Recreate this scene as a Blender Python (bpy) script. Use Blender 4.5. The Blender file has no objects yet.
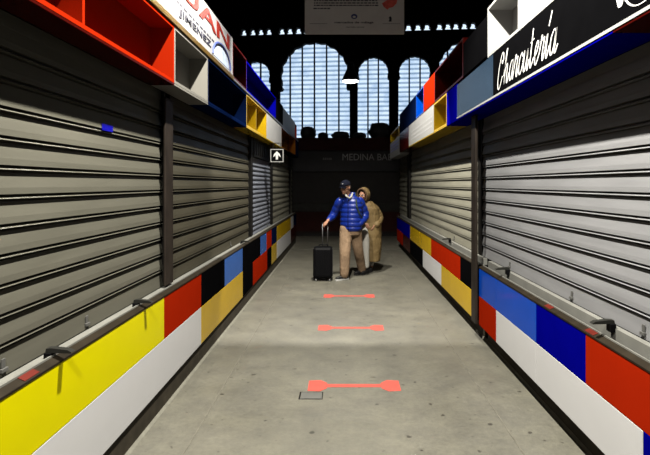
import bpy, bmesh, math, random
from mathutils import Vector, Matrix, noise
random.seed(4)
PI = math.pi
C = bpy.context.scene.collection
SC = bpy.context.scene

# ---------------------------------------------------------------- camera
FP, VX, VY, EYE = 480.0, 343.0, 184.0, 1.69      # focal length in px, vanishing point, eye height
cd = bpy.data.cameras.new('camera'); cam = bpy.data.objects.new('camera', cd); C.objects.link(cam)
cam.location = (0, 0, EYE); cam.rotation_euler = (PI/2, 0, 0)
cd.sensor_width = 36; cd.lens = 36*FP/650
cd.shift_x = (325-VX)/650; cd.shift_y = -(227.5-VY)/650
cd.clip_start = 0.05; cd.clip_end = 300
SC.camera = cam

# ---------------------------------------------------------------- world (bright overcast sky outside the hall)
w = bpy.data.worlds.new('sky'); SC.world = w; w.use_nodes = True
nt = w.node_tree; bg = nt.nodes['Background']
bg.inputs[0].default_value = (0.68, 0.83, 1.0, 1); bg.inputs[1].default_value = 1.22

SC.view_settings.view_transform = 'Standard'
SC.view_settings.look = 'None'
SC.view_settings.gamma = 1
SC.view_settings.use_curve_mapping = False
SC.view_settings.exposure = 0.0

# ---------------------------------------------------------------- lamp light (only the farthest has its shade built below)
LAMPS = [(-0.1, -1.4, 5.0, 1500), (-0.1, 2.8, 5.0, 2300), (-0.1, 6.9, 5.0, 1350), (-0.05, 10.9, 5.17, 650)]
for (x, y, z, e) in LAMPS:
    l = bpy.data.lights.new('pendant_light', 'SPOT'); l.energy = e*2.4; l.spot_size = math.radians(128); l.spot_blend = .35
    l.shadow_soft_size = .04; l.color = (1.0, .95, .84)
    o = bpy.data.objects.new('pendant_light', l); C.objects.link(o); o.location = (x, y, z)

# ---------------------------------------------------------------- materials
MATS = {}
def mat(name, col, rough=.5, metal=0, var=.12, scale=6, bump=0, spec=.10, emit=None, es=0, stretch=None, coat=0, bd=.01):
    if name in MATS: return MATS[name]
    m = bpy.data.materials.new(name); m.use_nodes = True; n = m.node_tree; p = n.nodes['Principled BSDF']
    p.inputs['Roughness'].default_value = rough; p.inputs['Metallic'].default_value = metal
    p.inputs['Specular IOR Level'].default_value = spec
    if coat: p.inputs['Coat Weight'].default_value = coat; p.inputs['Coat Roughness'].default_value = .08
    tc = n.nodes.new('ShaderNodeTexCoord'); mp = n.nodes.new('ShaderNodeMapping'); nz = n.nodes.new('ShaderNodeTexNoise')
    if stretch: mp.inputs['Scale'].default_value = stretch
    nz.inputs['Scale'].default_value = scale; nz.inputs['Detail'].default_value = 5
    n.links.new(tc.outputs['Object'], mp.inputs[0]); n.links.new(mp.outputs[0], nz.inputs['Vector'])
    r = n.nodes.new('ShaderNodeValToRGB')
    r.color_ramp.elements[0].position = .3; r.color_ramp.elements[1].position = .7
    r.color_ramp.elements[0].color = tuple(c*(1-var) for c in col)+(1,)
    r.color_ramp.elements[1].color = tuple(min(1, c*(1+var)) for c in col)+(1,)
    n.links.new(nz.outputs[0], r.inputs[0]); n.links.new(r.outputs[0], p.inputs['Base Color'])
    if bump:
        b = n.nodes.new('ShaderNodeBump'); b.inputs['Strength'].default_value = bump; b.inputs['Distance'].default_value = bd
        n.links.new(nz.outputs[0], b.inputs['Height']); n.links.new(b.outputs[0], p.inputs['Normal'])
    if emit: p.inputs['Emission Color'].default_value = emit+(1,); p.inputs['Emission Strength'].default_value = es
    MATS[name] = m; return m

def metal_mat(name, col, rough, metal):
    m = mat(name, col, rough, metal, var=.10, scale=3, stretch=(1, .6, 6), spec=.03)
    n = m.node_tree; p = n.nodes['Principled BSDF']
    tc = n.nodes.new('ShaderNodeTexCoord'); nz = n.nodes.new('ShaderNodeTexNoise'); nz.inputs['Scale'].default_value = 2.2; nz.inputs['Detail'].default_value = 8
    mr = n.nodes.new('ShaderNodeMapRange'); mr.inputs[3].default_value = rough-.08; mr.inputs[4].default_value = rough+.15
    n.links.new(tc.outputs['Object'], nz.inputs['Vector']); n.links.new(nz.outputs[0], mr.inputs[0]); n.links.new(mr.outputs[0], p.inputs['Roughness'])
    return m
shutter_l = metal_mat('shutter_warm_steel', (0.03916, 0.03792, 0.0305), .40, .08)
shutter_m = metal_mat('shutter_middle_steel', (0.0839, 0.08125, 0.06535), .40, .08)
shutter_r = metal_mat('shutter_cool_steel', (0.07793, 0.07849, 0.08196), .40, .08)
shutter_d = metal_mat('shutter_olive_steel', (0.0225, 0.02057, 0.01479), .42, .08)
shutter_b = metal_mat('shutter_blue_steel', (0.06188, 0.06664, 0.08092), .40, .08)
rail_m = mat('rail_aluminium', (0.117, 0.117, 0.1073), .38, .4, var=.1)
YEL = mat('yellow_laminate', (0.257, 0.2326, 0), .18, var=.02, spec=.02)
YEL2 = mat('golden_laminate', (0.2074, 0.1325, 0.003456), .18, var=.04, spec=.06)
RED = mat('red_laminate', (.132, .0062, .0010), .18, var=.03, spec=.0)
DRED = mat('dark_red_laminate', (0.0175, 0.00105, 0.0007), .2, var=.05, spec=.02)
ORG = mat('orange_laminate', (0.1008, 0.0315, 0.00252), .2, var=.03, spec=.06)
BLU = mat('blue_laminate', (.0004, .022, .165), .13, var=.05, spec=.04)
DBLU = mat('deep_blue_laminate', (.0004, .0004, .082), .13, var=.04, spec=.0)
LBLU = mat('light_blue_laminate', (0.01519, 0.0434, 0.1432), .2, var=.05, spec=.02)
NAVY = mat('navy_laminate', (0.00084, 0.00294, 0.01512), .2, var=.1, spec=0)
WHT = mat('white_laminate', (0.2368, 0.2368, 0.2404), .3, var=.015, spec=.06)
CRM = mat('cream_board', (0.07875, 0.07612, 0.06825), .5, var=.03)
BLK = mat('black_laminate', (0.00126, 0.00126, 0.00147), .16, var=.1, spec=0)
REFL_SLATE = mat('sign_reflection_slate', (0.00792, 0.01512, 0.02592), .2, var=.08, spec=.15)  # reflection on the glossy black sign, put into the base colour
dark = mat('dark_steel', (0.00196, 0.001715, 0.00147), .55, .0, spec=.1, var=.2)
brown = mat('brown_ledge_metal', (0.0072, 0.0054, 0.0033), .6, .0, spec=.05, var=.25, scale=12)
plinth_m = mat('plinth_concrete', (0.0168, 0.01386, 0.00924), .8, var=.3, scale=9, bump=.3)
hall = mat('hall_dark_plaster', (0.00336, 0.00294, 0.00273), .9, var=.2, scale=2)
hallroof = mat('hall_dark_timber', (.012, .010, .009), .9, var=.2, scale=2)
rust = mat('rusty_post_steel', (0.0105, 0.00798, 0.0063), .55, .3, var=.35, scale=10, bump=.2, stretch=(1, 1, .4))
white_em = mat('white_paint', (0.1451, 0.1451, 0.1431), .5, var=.02)
letter_w = mat('white_lettering', (0.28, 0.28, 0.28), .5, var=.01)
letter_k = mat('black_lettering', (.02, .02, .03), .5, var=.01)
letter_r = mat('red_lettering', (0.105, 0.007, 0.0035), .5, var=.03)
letter_g = mat('grey_lettering', (0.1901, 0.1901, 0.1901), .5, var=.05)
sticker = mat('coral_floor_tape', (0.2053, 0.03348, 0.02589), .6, var=.05, scale=20)
black_pl = mat('black_plastic', (.0015, .0015, .0018), .5, var=.1, spec=.03)

def floor_material():
    m = bpy.data.materials.new('polished_concrete'); m.use_nodes = True; n = m.node_tree; p = n.nodes['Principled BSDF']
    tc = n.nodes.new('ShaderNodeTexCoord')
    def nz(sc, det=6, rough=.6):
        x = n.nodes.new('ShaderNodeTexNoise'); x.inputs['Scale'].default_value = sc; x.inputs['Detail'].default_value = det; x.inputs['Roughness'].default_value = rough
        n.links.new(tc.outputs['Object'], x.inputs['Vector']); return x
    def ramp(src, p0, c0, p1, c1):
        r = n.nodes.new('ShaderNodeValToRGB'); r.color_ramp.elements[0].position = p0; r.color_ramp.elements[1].position = p1
        r.color_ramp.elements[0].color = c0+(1,); r.color_ramp.elements[1].color = c1+(1,); n.links.new(src, r.inputs[0]); return r
    def mul(a, b, f=1):
        x = n.nodes.new('ShaderNodeMixRGB'); x.blend_type = 'MULTIPLY'; x.inputs[0].default_value = f
        n.links.new(a, x.inputs[1]); n.links.new(b, x.inputs[2]); return x
    base = ramp(nz(.9, 8).outputs[0], .3, (.041, .039, .0305), .7, (.065, .062, .049))
    fine = ramp(nz(28, 6, .75).outputs[0], .3, (.72, .72, .72), .7, (1.12, 1.12, 1.12))
    blot = ramp(nz(3.3, 8, .7).outputs[0], .35, (.78, .78, .80), .6, (1.05, 1.05, 1.03))
    spk = ramp(nz(17, 2, .3).outputs[0], .24, (.25, .23, .2), .30, (1, 1, 1))
    c = mul(mul(mul(base.outputs[0], fine.outputs[0]).outputs[0], blot.outputs[0]).outputs[0], spk.outputs[0])
    n.links.new(c.outputs[0], p.inputs['Base Color'])
    mr = n.nodes.new('ShaderNodeMapRange'); mr.inputs[3].default_value = .38; mr.inputs[4].default_value = .68
    n.links.new(nz(2.1).outputs[0], mr.inputs[0]); n.links.new(mr.outputs[0], p.inputs['Roughness'])
    b = n.nodes.new('ShaderNodeBump'); b.inputs['Strength'].default_value = .25; b.inputs['Distance'].default_value = .004
    n.links.new(nz(40).outputs[0], b.inputs['Height']); n.links.new(b.outputs[0], p.inputs['Normal'])
    return m
FLOOR = floor_material()

# ---------------------------------------------------------------- helpers
def obj(name, bm, m, parent=None, smooth=False):
    me = bpy.data.meshes.new(name); bmesh.ops.recalc_face_normals(bm, faces=bm.faces); bm.to_mesh(me); bm.free()
    if smooth:
        for p in me.polygons: p.use_smooth = True
    o = bpy.data.objects.new(name, me); C.objects.link(o); me.materials.append(m)
    if parent:
        o.parent = parent; o.matrix_parent_inverse = Matrix.Translation(parent.location).inverted()
    return o
def thing(name, label, cat, loc, group=None):
    o = bpy.data.objects.new(name, None); o.empty_display_size = .1; C.objects.link(o); o.location = loc
    o['label'] = label; o['category'] = cat
    if group: o['group'] = group
    return o
def tag(o, label, cat, group=None):
    o['label'] = label; o['category'] = cat
    if group: o['group'] = group
    return o
def struct(name, bm, m):
    o = obj(name, bm, m); o['kind'] = 'structure'; return o
def bx(bm, x0, x1, y0, y1, z0, z1, bev=0):
    x0, x1 = sorted((x0, x1)); y0, y1 = sorted((y0, y1)); z0, z1 = sorted((z0, z1))
    r = bmesh.ops.create_cube(bm, size=1)
    for v in r['verts']:
        v.co = Vector(((x0+x1)/2+v.co.x*(x1-x0), (y0+y1)/2+v.co.y*(y1-y0), (z0+z1)/2+v.co.z*(z1-z0)))
    if bev:
        es = list({e for v in r['verts'] for e in v.link_edges})
        bmesh.ops.bevel(bm, geom=es, offset=bev, segments=2, affect='EDGES', profile=.5)
    return bm
def B(*a, **k): return bx(bmesh.new(), *a, **k)
def prof(bm, pts, y0, y1):                       # closed x-z profile swept along y
    a = [bm.verts.new((x, y0, z)) for x, z in pts]; b = [bm.verts.new((x, y1, z)) for x, z in pts]
    n = len(pts)
    for i in range(n): bm.faces.new((a[i], a[(i+1) % n], b[(i+1) % n], b[i]))
    bm.faces.new(a); bm.faces.new(b[::-1]); return bm
def frame_of(t):
    t = t.normalized(); u = Vector((0, 0, 1)) if abs(t.z) < .9 else Vector((1, 0, 0))
    a = t.cross(u).normalized(); return a, t.cross(a).normalized()
def tube(bm, pts, rad, seg=10):
    pts = [Vector(p) for p in pts]; n = len(pts)
    rads = rad if isinstance(rad, (list, tuple)) else [rad]*n
    rings = []; pa = None
    for i, p in enumerate(pts):
        t = (pts[min(i+1, n-1)]-pts[max(i-1, 0)]).normalized()
        if pa is None: a, b = frame_of(t)
        else:
            a = (pa-t*pa.dot(t)).normalized(); b = t.cross(a)
        pa = a
        rings.append([bm.verts.new(p+(a*math.cos(q*2*PI/seg)+b*math.sin(q*2*PI/seg))*rads[i]) for q in range(seg)])
    for i in range(n-1):
        for q in range(seg): bm.faces.new((rings[i][q], rings[i][(q+1) % seg], rings[i+1][(q+1) % seg], rings[i+1][q]))
    bm.faces.new(rings[0][::-1]); bm.faces.new(rings[-1]); return bm
def lathe(bm, prof_, cx, cy, seg=32):            # (r, z) profile about a vertical axis
    rings = []
    for r, z in prof_:
        rings.append([bm.verts.new((cx+max(r, 1e-4)*math.cos(k*2*PI/seg), cy+max(r, 1e-4)*math.sin(k*2*PI/seg), z)) for k in range(seg)])
    for i in range(len(rings)-1):
        for k in range(seg): bm.faces.new((rings[i][k], rings[i][(k+1) % seg], rings[i+1][(k+1) % seg], rings[i+1][k]))
    return bm
def curve_mesh(splines, extrude, m, name, mtx, parent=None, fill=True):
    cu = bpy.data.curves.new(name, 'CURVE'); cu.dimensions = '2D'; cu.fill_mode = 'BOTH'; cu.extrude = extrude
    for s in splines:
        sp = cu.splines.new('POLY'); sp.points.add(len(s)-1)
        for p, q in zip(sp.points, s): p.co = (q[0], q[1], 0, 1)
        sp.use_cyclic_u = True
    return _bake(cu, m, name, mtx, parent)
def _bake(cu, m, name, mtx, parent):
    t = bpy.data.objects.new('tmp', cu); C.objects.link(t)
    dg = bpy.context.evaluated_depsgraph_get(); dg.update()
    me = bpy.data.meshes.new_from_object(t.evaluated_get(dg)); bpy.data.objects.remove(t)
    me.name = name; me.transform(mtx); me.materials.clear(); me.materials.append(m)
    o = bpy.data.objects.new(name, me); C.objects.link(o)
    if parent: o.parent = parent; o.matrix_parent_inverse = Matrix.Translation(parent.location).inverted()
    return o
def side_mtx(s, d, y, z):                        # lettering plane on a stall front: s=-1 left row, +1 right row
    xd = Vector((0, -s, 0)); zd = Vector((0, 0, 1)); nd = xd.cross(zd)
    M = Matrix((xd, zd, nd)).transposed().to_4x4(); M.translation = Vector((s*d, y, z)); return M
def front_mtx(x, y, z):                          # lettering plane facing the camera
    M = Matrix((Vector((1, 0, 0)), Vector((0, 0, 1)), Vector((0, -1, 0)))).transposed().to_4x4(); M.translation = Vector((x, y, z)); return M
def text(s, size, mtx, m, parent, width=None, height=None, align='LEFT', bold=.0, name='lettering'):
    cu = bpy.data.curves.new('t', 'FONT'); cu.body = s; cu.size = size; cu.extrude = .002; cu.align_x = 'LEFT'; cu.offset = bold
    o = _bake(cu, m, name, Matrix.Identity(4), None); me = o.data
    xs = [v.co.x for v in me.vertices]; ys = [v.co.y for v in me.vertices]
    sx = width/(max(xs)-min(xs)) if width else 1; sy = height/(max(ys)-min(ys)) if height else 1
    x0 = min(xs); y0 = min(ys)
    for v in me.vertices: v.co.x = (v.co.x-x0)*sx; v.co.y = (v.co.y-y0)*sy
    if align == 'CENTER':
        wd = (max(xs)-min(xs))*sx
        for v in me.vertices: v.co.x -= wd/2
    me.transform(mtx)
    if parent: o.parent = parent; o.matrix_parent_inverse = Matrix.Translation(parent.location).inverted()
    return o
def Yat(px, d): return FP*d/abs(px-VX)           # depth at which a row plane at distance d shows in column px

# ================================================================= STRUCTURE
bm = bmesh.new()
r = bmesh.ops.create_grid(bm, x_segments=2, y_segments=2, size=1)
for v in r['verts']: v.co = Vector((v.co.x*14, 12+v.co.y*20, 0))
bx(bm, -14, 14, -8, 32, -.2, -.002)
struct('floor', bm, FLOOR)
struct('ceiling', B(-14, 14, -8, 34, 13, 13.3), hallroof)
struct('wall_outer_left', B(-14.3, -14, -8, 34, 0, 13), hall)
struct('wall_outer_right', B(14, 14.3, -8, 34, 0, 13), hall)
struct('wall_front', B(-14, 14, -8.3, -8, 0, 13), hall)

# ---- far wall with horseshoe arches, slightly askew to the aisle
TA = math.tan(math.radians(5.3)); CA = math.cos(math.radians(5.3)); D0 = 30.0
def W(px, py):
    a = (px-VX)/FP; D = D0/(1+a*TA); return a*D/CA, EYE+(VY-py)/FP*D
WM = Matrix((Vector((CA, -math.sin(math.radians(5.3)), 0)), Vector((0, 0, 1)), Vector((-math.sin(math.radians(5.3)), -CA, 0)))).transposed().to_4x4()
WM.translation = Vector((0, D0, 0))
arches = []
for cx, R, top, nb in ((256, .95, 61.5, 2), (314.6, 2.18, 42, 5), (373.2, .95, 57.3, 2), (414.6, .97, 56.3, 2), (473, 2.18, 38, 5), (215, .95, 64, 2)):
    u, z = W(cx, top); arches.append((u, z-R, R, nb))
SILL = 4.3
def arch_pts(u, zc, R, zb=SILL, k=1.0):
    pts = [(u-R*1.02*k, zb), (u+R*1.02*k, zb), (u+R*1.02*k, zc-.36*R-.12), (u+R*.93*k, zc-.36*R-.06), (u+R*.93*k, zc-.36*R)]
    n = 44
    for i in range(n+1):
        t = -.36+i/n*(PI+.72); rr = R*(1-.05*abs(math.sin(t*10+.3)))
        pts.append((u+rr*math.cos(t), zc+rr*math.sin(t)))
    pts += [(u-R*.93*k, zc-.36*R), (u-R*.93*k, zc-.36*R-.06), (u-R*1.02*k, zc-.36*R-.12)]
    return pts
spl = [[(-16, -.2), (16, -.2), (16, 13.2), (-16, 13.2)]]
for a in arches: spl.append(arch_pts(*a[:3]))
VENTS = [244, 253, 261, 269, 282, 290, 298.5, 307, 315, 323, 336, 344, 352, 365, 373, 381, 393, 401, 408.5, 418, 427, 439.5, 448, 456, 464.5, 473]
for vx in VENTS:
    vy = 33-6*(vx-250)/206; u, z = W(vx, vy); hgt = .2
    spl.append([(u-.20, z-hgt), (u+.20, z-hgt), (u+.20, z-hgt+.15), (u+.12, z-.01), (u+.15, z+.10), (u+.08, z+.21), (u-.08, z+.21), (u-.15, z+.10), (u-.12, z-.01), (u-.20, z-hgt+.15)])
o = curve_mesh(spl, .2, hall, 'wall_back', WM); o['kind'] = 'structure'
# windows
glass = bpy.data.materials.new('frosted_louvre_glass'); glass.use_nodes = True; n = glass.node_tree; n.nodes.clear()
out = n.nodes.new('ShaderNodeOutputMaterial'); tr = n.nodes.new('ShaderNodeBsdfTransparent'); df = n.nodes.new('ShaderNodeBsdfDiffuse'); mx = n.nodes.new('ShaderNodeMixShader')
tcn = n.nodes.new('ShaderNodeTexCoord'); nzn = n.nodes.new('ShaderNodeTexNoise'); nzn.inputs['Scale'].default_value = 1.3; nzn.inputs['Detail'].default_value = 6
rmp = n.nodes.new('ShaderNodeValToRGB'); rmp.color_ramp.elements[0].position = .3; rmp.color_ramp.elements[1].position = .55
rmp.color_ramp.elements[0].color = (.62, .70, .80, 1); rmp.color_ramp.elements[1].color = (.97, .98, 1, 1)
n.links.new(tcn.outputs['Object'], nzn.inputs['Vector']); n.links.new(nzn.outputs[0], rmp.inputs[0]); n.links.new(rmp.outputs[0], tr.inputs[0])
df.inputs[0].default_value = (.5, .55, .6, 1); mx.inputs[0].default_value = .08
n.links.new(tr.outputs[0], mx.inputs[1]); n.links.new(df.outputs[0], mx.inputs[2]); n.links.new(mx.outputs[0], out.inputs[0])
slat_g = bpy.data.materials.new('louvre_edge_glass'); slat_g.use_nodes = True; n = slat_g.node_tree; n.nodes.clear()
out = n.nodes.new('ShaderNodeOutputMaterial'); tr = n.nodes.new('ShaderNodeBsdfTransparent'); tr.inputs[0].default_value = (.62, .67, .72, 1)
n.links.new(tr.outputs[0], out.inputs[0])
for i, (u, zc, R, nb) in enumerate(arches):
    wn = bpy.data.objects.new('window_%d' % (i+1), None); C.objects.link(wn); wn['kind'] = 'structure'
    bm = bmesh.new(); z = SILL; k = 0
    z1 = zc+R
    Wm2 = WM @ Matrix.Translation((u, 0, 0))
    def wid(z):
        if z < zc: return R*1.04
        q = (z-zc)/R; return R*math.sqrt(max(0, 1-q*q))+.05
    bmb = bmesh.new()
    while z < z1-.02:
        h = min(.235, z1-z); ww = max(wid(z), .08)
        vs = [bm.verts.new(p) for p in ((-ww, z, .02), (ww, z, .02), (ww, z+h, -.03), (-ww, z+h, -.03))]; bm.faces.new(vs)
        bx(bmb, -ww, ww, z+h-.07, z+h+.05, -.04, .0)
        z += .285
    bm.transform(Wm2); bmb.transform(Wm2)
    me = obj('glass_louvre', bm, glass, wn); me2 = obj('louvre_edge', bmb, slat_g, wn)
    for k in range(nb):
        x = (-1+2*(k+1)/(nb+1))*R*1.02
        if nb == 5: x = (k-2)*.77
        bm = bx(bmesh.new(), x-.045, x+.045, SILL, zc+math.sqrt(max(0, R*R-x*x)), .0, .12); bm.transform(Wm2); obj('mullion', bm, dark, wn)
    bm = bx(bmesh.new(), -R*1.1, R*1.1, SILL-.02, SILL+.1, 0, .25); bm.transform(Wm2); obj('window_sill', bm, dark, wn)
    # impost blocks of the horseshoe
    for q in (-1, 1):
        bm = bx(bmesh.new(), q*R*.95, q*R*1.25, zc-.36*R-.12, zc-.36*R+.02, -.1, .28); bm.transform(Wm2); obj('impost', bm, hall, wn)

# ---- the two stall rows
# side, shutter plane, fascia front, fascia inner, panel plane, plinth plane
L = dict(s=-1, sd=1.455, ff=1.273, fi=1.455, pd=1.335, kd=1.350, zt=.845, zm=.530, zb=.184)
R_ = dict(s=1, sd=1.600, ff=1.333, fi=1.567, pd=1.450, kd=1.545, zt=.794, zm=.496, zb=.192)
for S, nm in ((L, 'left'), (R_, 'right')):
    s = S['s']
    struct('wall_stall_'+nm, B(s*(S['sd']+.09), s*4.2, -3, 13.75, 0, 3.2), hall)
    struct('trim_'+('1' if s < 0 else '2'), B(s*(S['sd']+.0), s*(S['sd']+.09), -3, 13.75, 2.46, 3.2), BLK)
    # pale cement fillet at the foot
    bm = bmesh.new(); prof(bm, [(s*(S['kd']-.018), 0.001), (s*(S['kd']+.002), .001), (s*(S['kd']+.002), .02)], .3, 13.7)
    struct('baseboard_'+nm, bm, mat('cement_fillet', (.072, .07, .058), .8, var=.15, scale=15))
# floor joints
struct('trim_3', B(1.127, 1.135, .5, 13.2, .0005, .0025), mat('joint_pale', (.056, .053, .043), .8, var=.25, scale=9))
struct('trim_4', B(-1.000, -.993, .5, 9, .0005, .0020), mat('joint_pale', (.34, .32, .26), .8))
struct('trim_5', B(-1.6, 1.75, 12.35, 12.47, .0005, .003), mat('joint_grey', (.057, .056, .047), .7, var=.2, scale=12))

def section(S, y0, y1, upper, lower, label, top_m=brown):
    s = S['s']; pd = S['pd']
    t = thing('stall_counter', label, 'counter', (s*(pd+.05), (y0+y1)/2, 0), 'market stall counters')
    g = .0015
    obj('counter_body', B(s*(pd+.014), s*(S['sd']+.08), y0+g, y1-g, S['zb'], .852 if s < 0 else .80), dark, t)
    obj('plinth', B(s*S['kd'], s*(S['sd']+.08), y0+g, y1-g, 0, S['zb']-.002), plinth_m, t)
    a = S['zt']
    bm = bmesh.new()                                         # sloping brown ledge
    prof(bm, [(s*(pd-.003), a+.002), (s*(pd-.003), a+.012), (s*(pd+.035), a+.028), (s*(pd+.035), a+.002)], y0+g, y1-g)
    obj('ledge', bm, top_m, t)
    obj('ledge_trim', B(s*(pd+.037), s*(pd+.045), y0+g, y1-g, a+.008, a+.036), rail_m, t)
    rb = S['sd']-.012
    obj('sill_rail', B(s*(rb-.040), s*rb, y0+g, y1-g, a+.004, .868), rail_m, t)
    obj('gutter', B(s*(pd+.047), s*(rb-.042), y0+g, y1-g, a-.02, a+.008), dark, t)
    for row, za, zb in ((upper, S['zm']+.002, S['zt']), (lower, S['zb'], S['zm']-.002)):
        for (ya, yb, m, lab) in row:
            p = obj('cladding_panel', B(s*pd, s*(pd+.012), max(ya, y0)+.002, min(yb, y1)-.002, za, zb, bev=.0015), m, t); p['label'] = lab
    return t
def row(S, *items):
    out = []
    for a, b, m, lab in items: out.append((Yat(a, S['pd']) if a is not None else .6, Yat(b, S['pd']), m, lab))
    return out
NL = None
section(L, .6, Yat(201.3, L['pd']), row(L, (None, 164.2, YEL, 'long yellow upper panel'), (164.2, 201.3, RED, 'red upper panel')),
        row(L, (None, 201.3, WHT, 'long white lower panel')), 'stall counter on the left, clad in long yellow and white panels and one red')
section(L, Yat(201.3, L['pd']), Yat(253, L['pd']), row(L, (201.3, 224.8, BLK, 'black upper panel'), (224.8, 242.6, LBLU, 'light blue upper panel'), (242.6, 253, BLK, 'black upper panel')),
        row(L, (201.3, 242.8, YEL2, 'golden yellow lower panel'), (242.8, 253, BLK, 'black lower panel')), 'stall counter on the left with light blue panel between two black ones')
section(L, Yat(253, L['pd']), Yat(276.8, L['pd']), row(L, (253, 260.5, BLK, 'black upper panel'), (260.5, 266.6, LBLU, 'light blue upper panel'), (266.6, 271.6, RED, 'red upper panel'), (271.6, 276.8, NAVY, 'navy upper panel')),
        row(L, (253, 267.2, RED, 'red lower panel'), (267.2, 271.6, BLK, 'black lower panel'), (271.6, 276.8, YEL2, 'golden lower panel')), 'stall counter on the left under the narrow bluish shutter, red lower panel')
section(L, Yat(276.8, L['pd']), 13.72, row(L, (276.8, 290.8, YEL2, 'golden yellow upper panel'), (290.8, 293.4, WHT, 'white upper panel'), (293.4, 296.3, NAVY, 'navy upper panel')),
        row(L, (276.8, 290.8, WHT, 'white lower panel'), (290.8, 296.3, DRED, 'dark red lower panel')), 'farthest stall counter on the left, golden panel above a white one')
section(R_, 1.2, 5.12, [(1.5, Yat(585.4, 1.45), RED, 'red upper panel')]+row(R_, (585.4, 536, DBLU, 'deep blue upper panel'), (536, 496, BLU, 'blue upper panel'), (496, 479, BLU, 'blue upper panel')),
        [(1.2, Yat(643, 1.45), DBLU, 'deep blue lower panel')]+row(R_, (643, 536, WHT, 'white lower panel'), (536, 496, WHT, 'white lower panel'), (496, 479, RED, 'red lower panel')),
        'nearest stall counter on the right, blue and red panels over white ones')
section(R_, 5.28, Yat(410, R_['pd']), row(R_, (475, 460.2, BLK, 'black upper panel'), (460.2, 449.9, RED, 'red upper panel'), (449.9, 431, RED, 'red upper panel'), (431, 410, YEL2, 'golden upper panel')),
        row(R_, (475, 441.2, YEL2, 'golden yellow lower panel'), (441.2, 422.8, WHT, 'white lower panel'), (422.8, 410, BLK, 'black lower panel')), 'middle stall counter on the right with red, black and golden panels')
section(R_, Yat(410, R_['pd']), 13.0, row(R_, (410, 397, DBLU, 'deep blue upper panel')), row(R_, (410, 403, DRED, 'dark red lower panel'), (403, 397, RED, 'red lower panel')),
        'farthest stall counter on the right, deep blue panel above red')

# ---- roller shutters
def slat_profile(d, z0, z1, bar, pitch, s):
    pts = [(d-.004, z0), (d+.010, z0+bar-.002)]
    z = z0+bar; k = pitch/.127
    while z < z1-pitch:                                      # slot, raised hinge bead, slot, then the broad face leaning back a little
        pts += [(d+.026, z+.002*k), (d+.026, z+.009*k), (d+.004, z+.0095*k), (d-.002, z+.012*k), (d+.006, z+.0215*k), (d+.026, z+.023*k), (d+.026, z+.030*k), (d-.004, z+.0315*k), (d-.001, z+.060*k), (d+.014, z+.126*k)]
        z += pitch
    pts += [(d+.014, z1)]; z = z1
    pts += [(d+.034, z), (d+.034, z0)]
    return [(s*x, q) for x, q in pts]
def shutter(S, y0, y1, m, label, pitch=.127, bar=.11, top=2.44, lockys=(), latches=(), header=None):
    s = S['s']; d = S['sd']; z0 = .869
    t = thing('roller_shutter', label, 'shutter', (s*(d+.02), (y0+y1)/2, z0), 'closed roller shutters of the stalls')
    bm = bmesh.new(); prof(bm, slat_profile(d, z0, top, bar, pitch, s), y0+.03, y1-.03)
    obj('slat_curtain', bm, m, t)
    for y in (y0+.015, y1-.015):
        obj('guide_channel', B(s*(d-.012), s*(d+.036), y-.014, y+.014, z0, top), dark, t)
    for y in lockys:
        bm = bmesh.new(); bx(bm, s*(d-.006), s*d, y-.012, y+.012, z0+.035, z0+.075, bev=.002)
        bx(bm, s*(d-.014), s*d, y-.02, y+.02, z0+.018, z0+.035, bev=.002); obj('lock_plate', bm, mat('lock_grey', (.045, .045, .043), .4, .2), t)
    for y in latches:                                        # pivoting latch resting over the ledge
        l = bmesh.new(); h = .905
        tp_ = S['pd']-(.055 if s < 0 else .03); e = d-.05; a = [(e, h-.012), (e-.004, h+.008), (e-.03, h+.010), (tp_+.02, h+.001), (tp_, h-.010), (tp_+.004, h-.015)]
        prof(l, [(s*x, z) for x, z in a], y-.016, y+.016)
        q = obj('latch', l, mat('latch_steel', (.010, .010, .009), .4, .2, var=.1), t)
        obj('latch_bracket', B(s*(e-.030), s*(e+.004), y-.024, y+.024, h-.060, h-.012, bev=.003), black_pl, q)
    if header:
        obj('header_grille', header, dark, t)
    return t
PL1 = Yat(169, 1.40)
shutter(L, .55, 3.90, shutter_l, 'nearest roller shutter on the left, dull warm grey, above long yellow panel', lockys=(2.05, 2.72), latches=(2.28, 3.23))
shutter(L, 4.0, 7.42, shutter_d, 'olive grey roller shutter on the left behind the brown post', lockys=(6.2,), latches=(6.6,))
hb = bmesh.new()
bx(hb, -L['sd']+.0, -L['sd']+.03, 7.65, 9.55, 2.13, 2.42)
for k in range(9): bx(hb, -L['sd']+.03, -L['sd']+.036, 7.70+k*.2, 7.82+k*.2, 2.17, 2.37)
shutter(L, 7.60, 9.60, shutter_b, 'narrow bluish fine-slatted roller shutter on the left beside the arrow sign', pitch=.075, bar=.06, top=2.12, lockys=(9.2,), header=hb)
shutter(L, 9.75, 12.93, shutter_m, 'roller shutter on the left just past the hanging arrow sign', lockys=(11,))
shutter(L, 13.05, 13.7, shutter_m, 'farthest narrow strip of roller shutter on the left')
shutter(R_, .8, 5.53, shutter_r, 'nearest roller shutter on the right, pale silver with wide slats', lockys=(2.55, 3.35, 4.6), latches=(2.75, 4.48))
shutter(R_, 5.62, Yat(411, 1.6), shutter_m, 'middle roller shutter on the right, dull grey, beyond the tall post', lockys=(6.9,), latches=(6.9,))
shutter(R_, Yat(408.5, 1.6), 13.6, shutter_m, 'farthest roller shutter on the right beyond the thin black post', lockys=())

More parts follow.
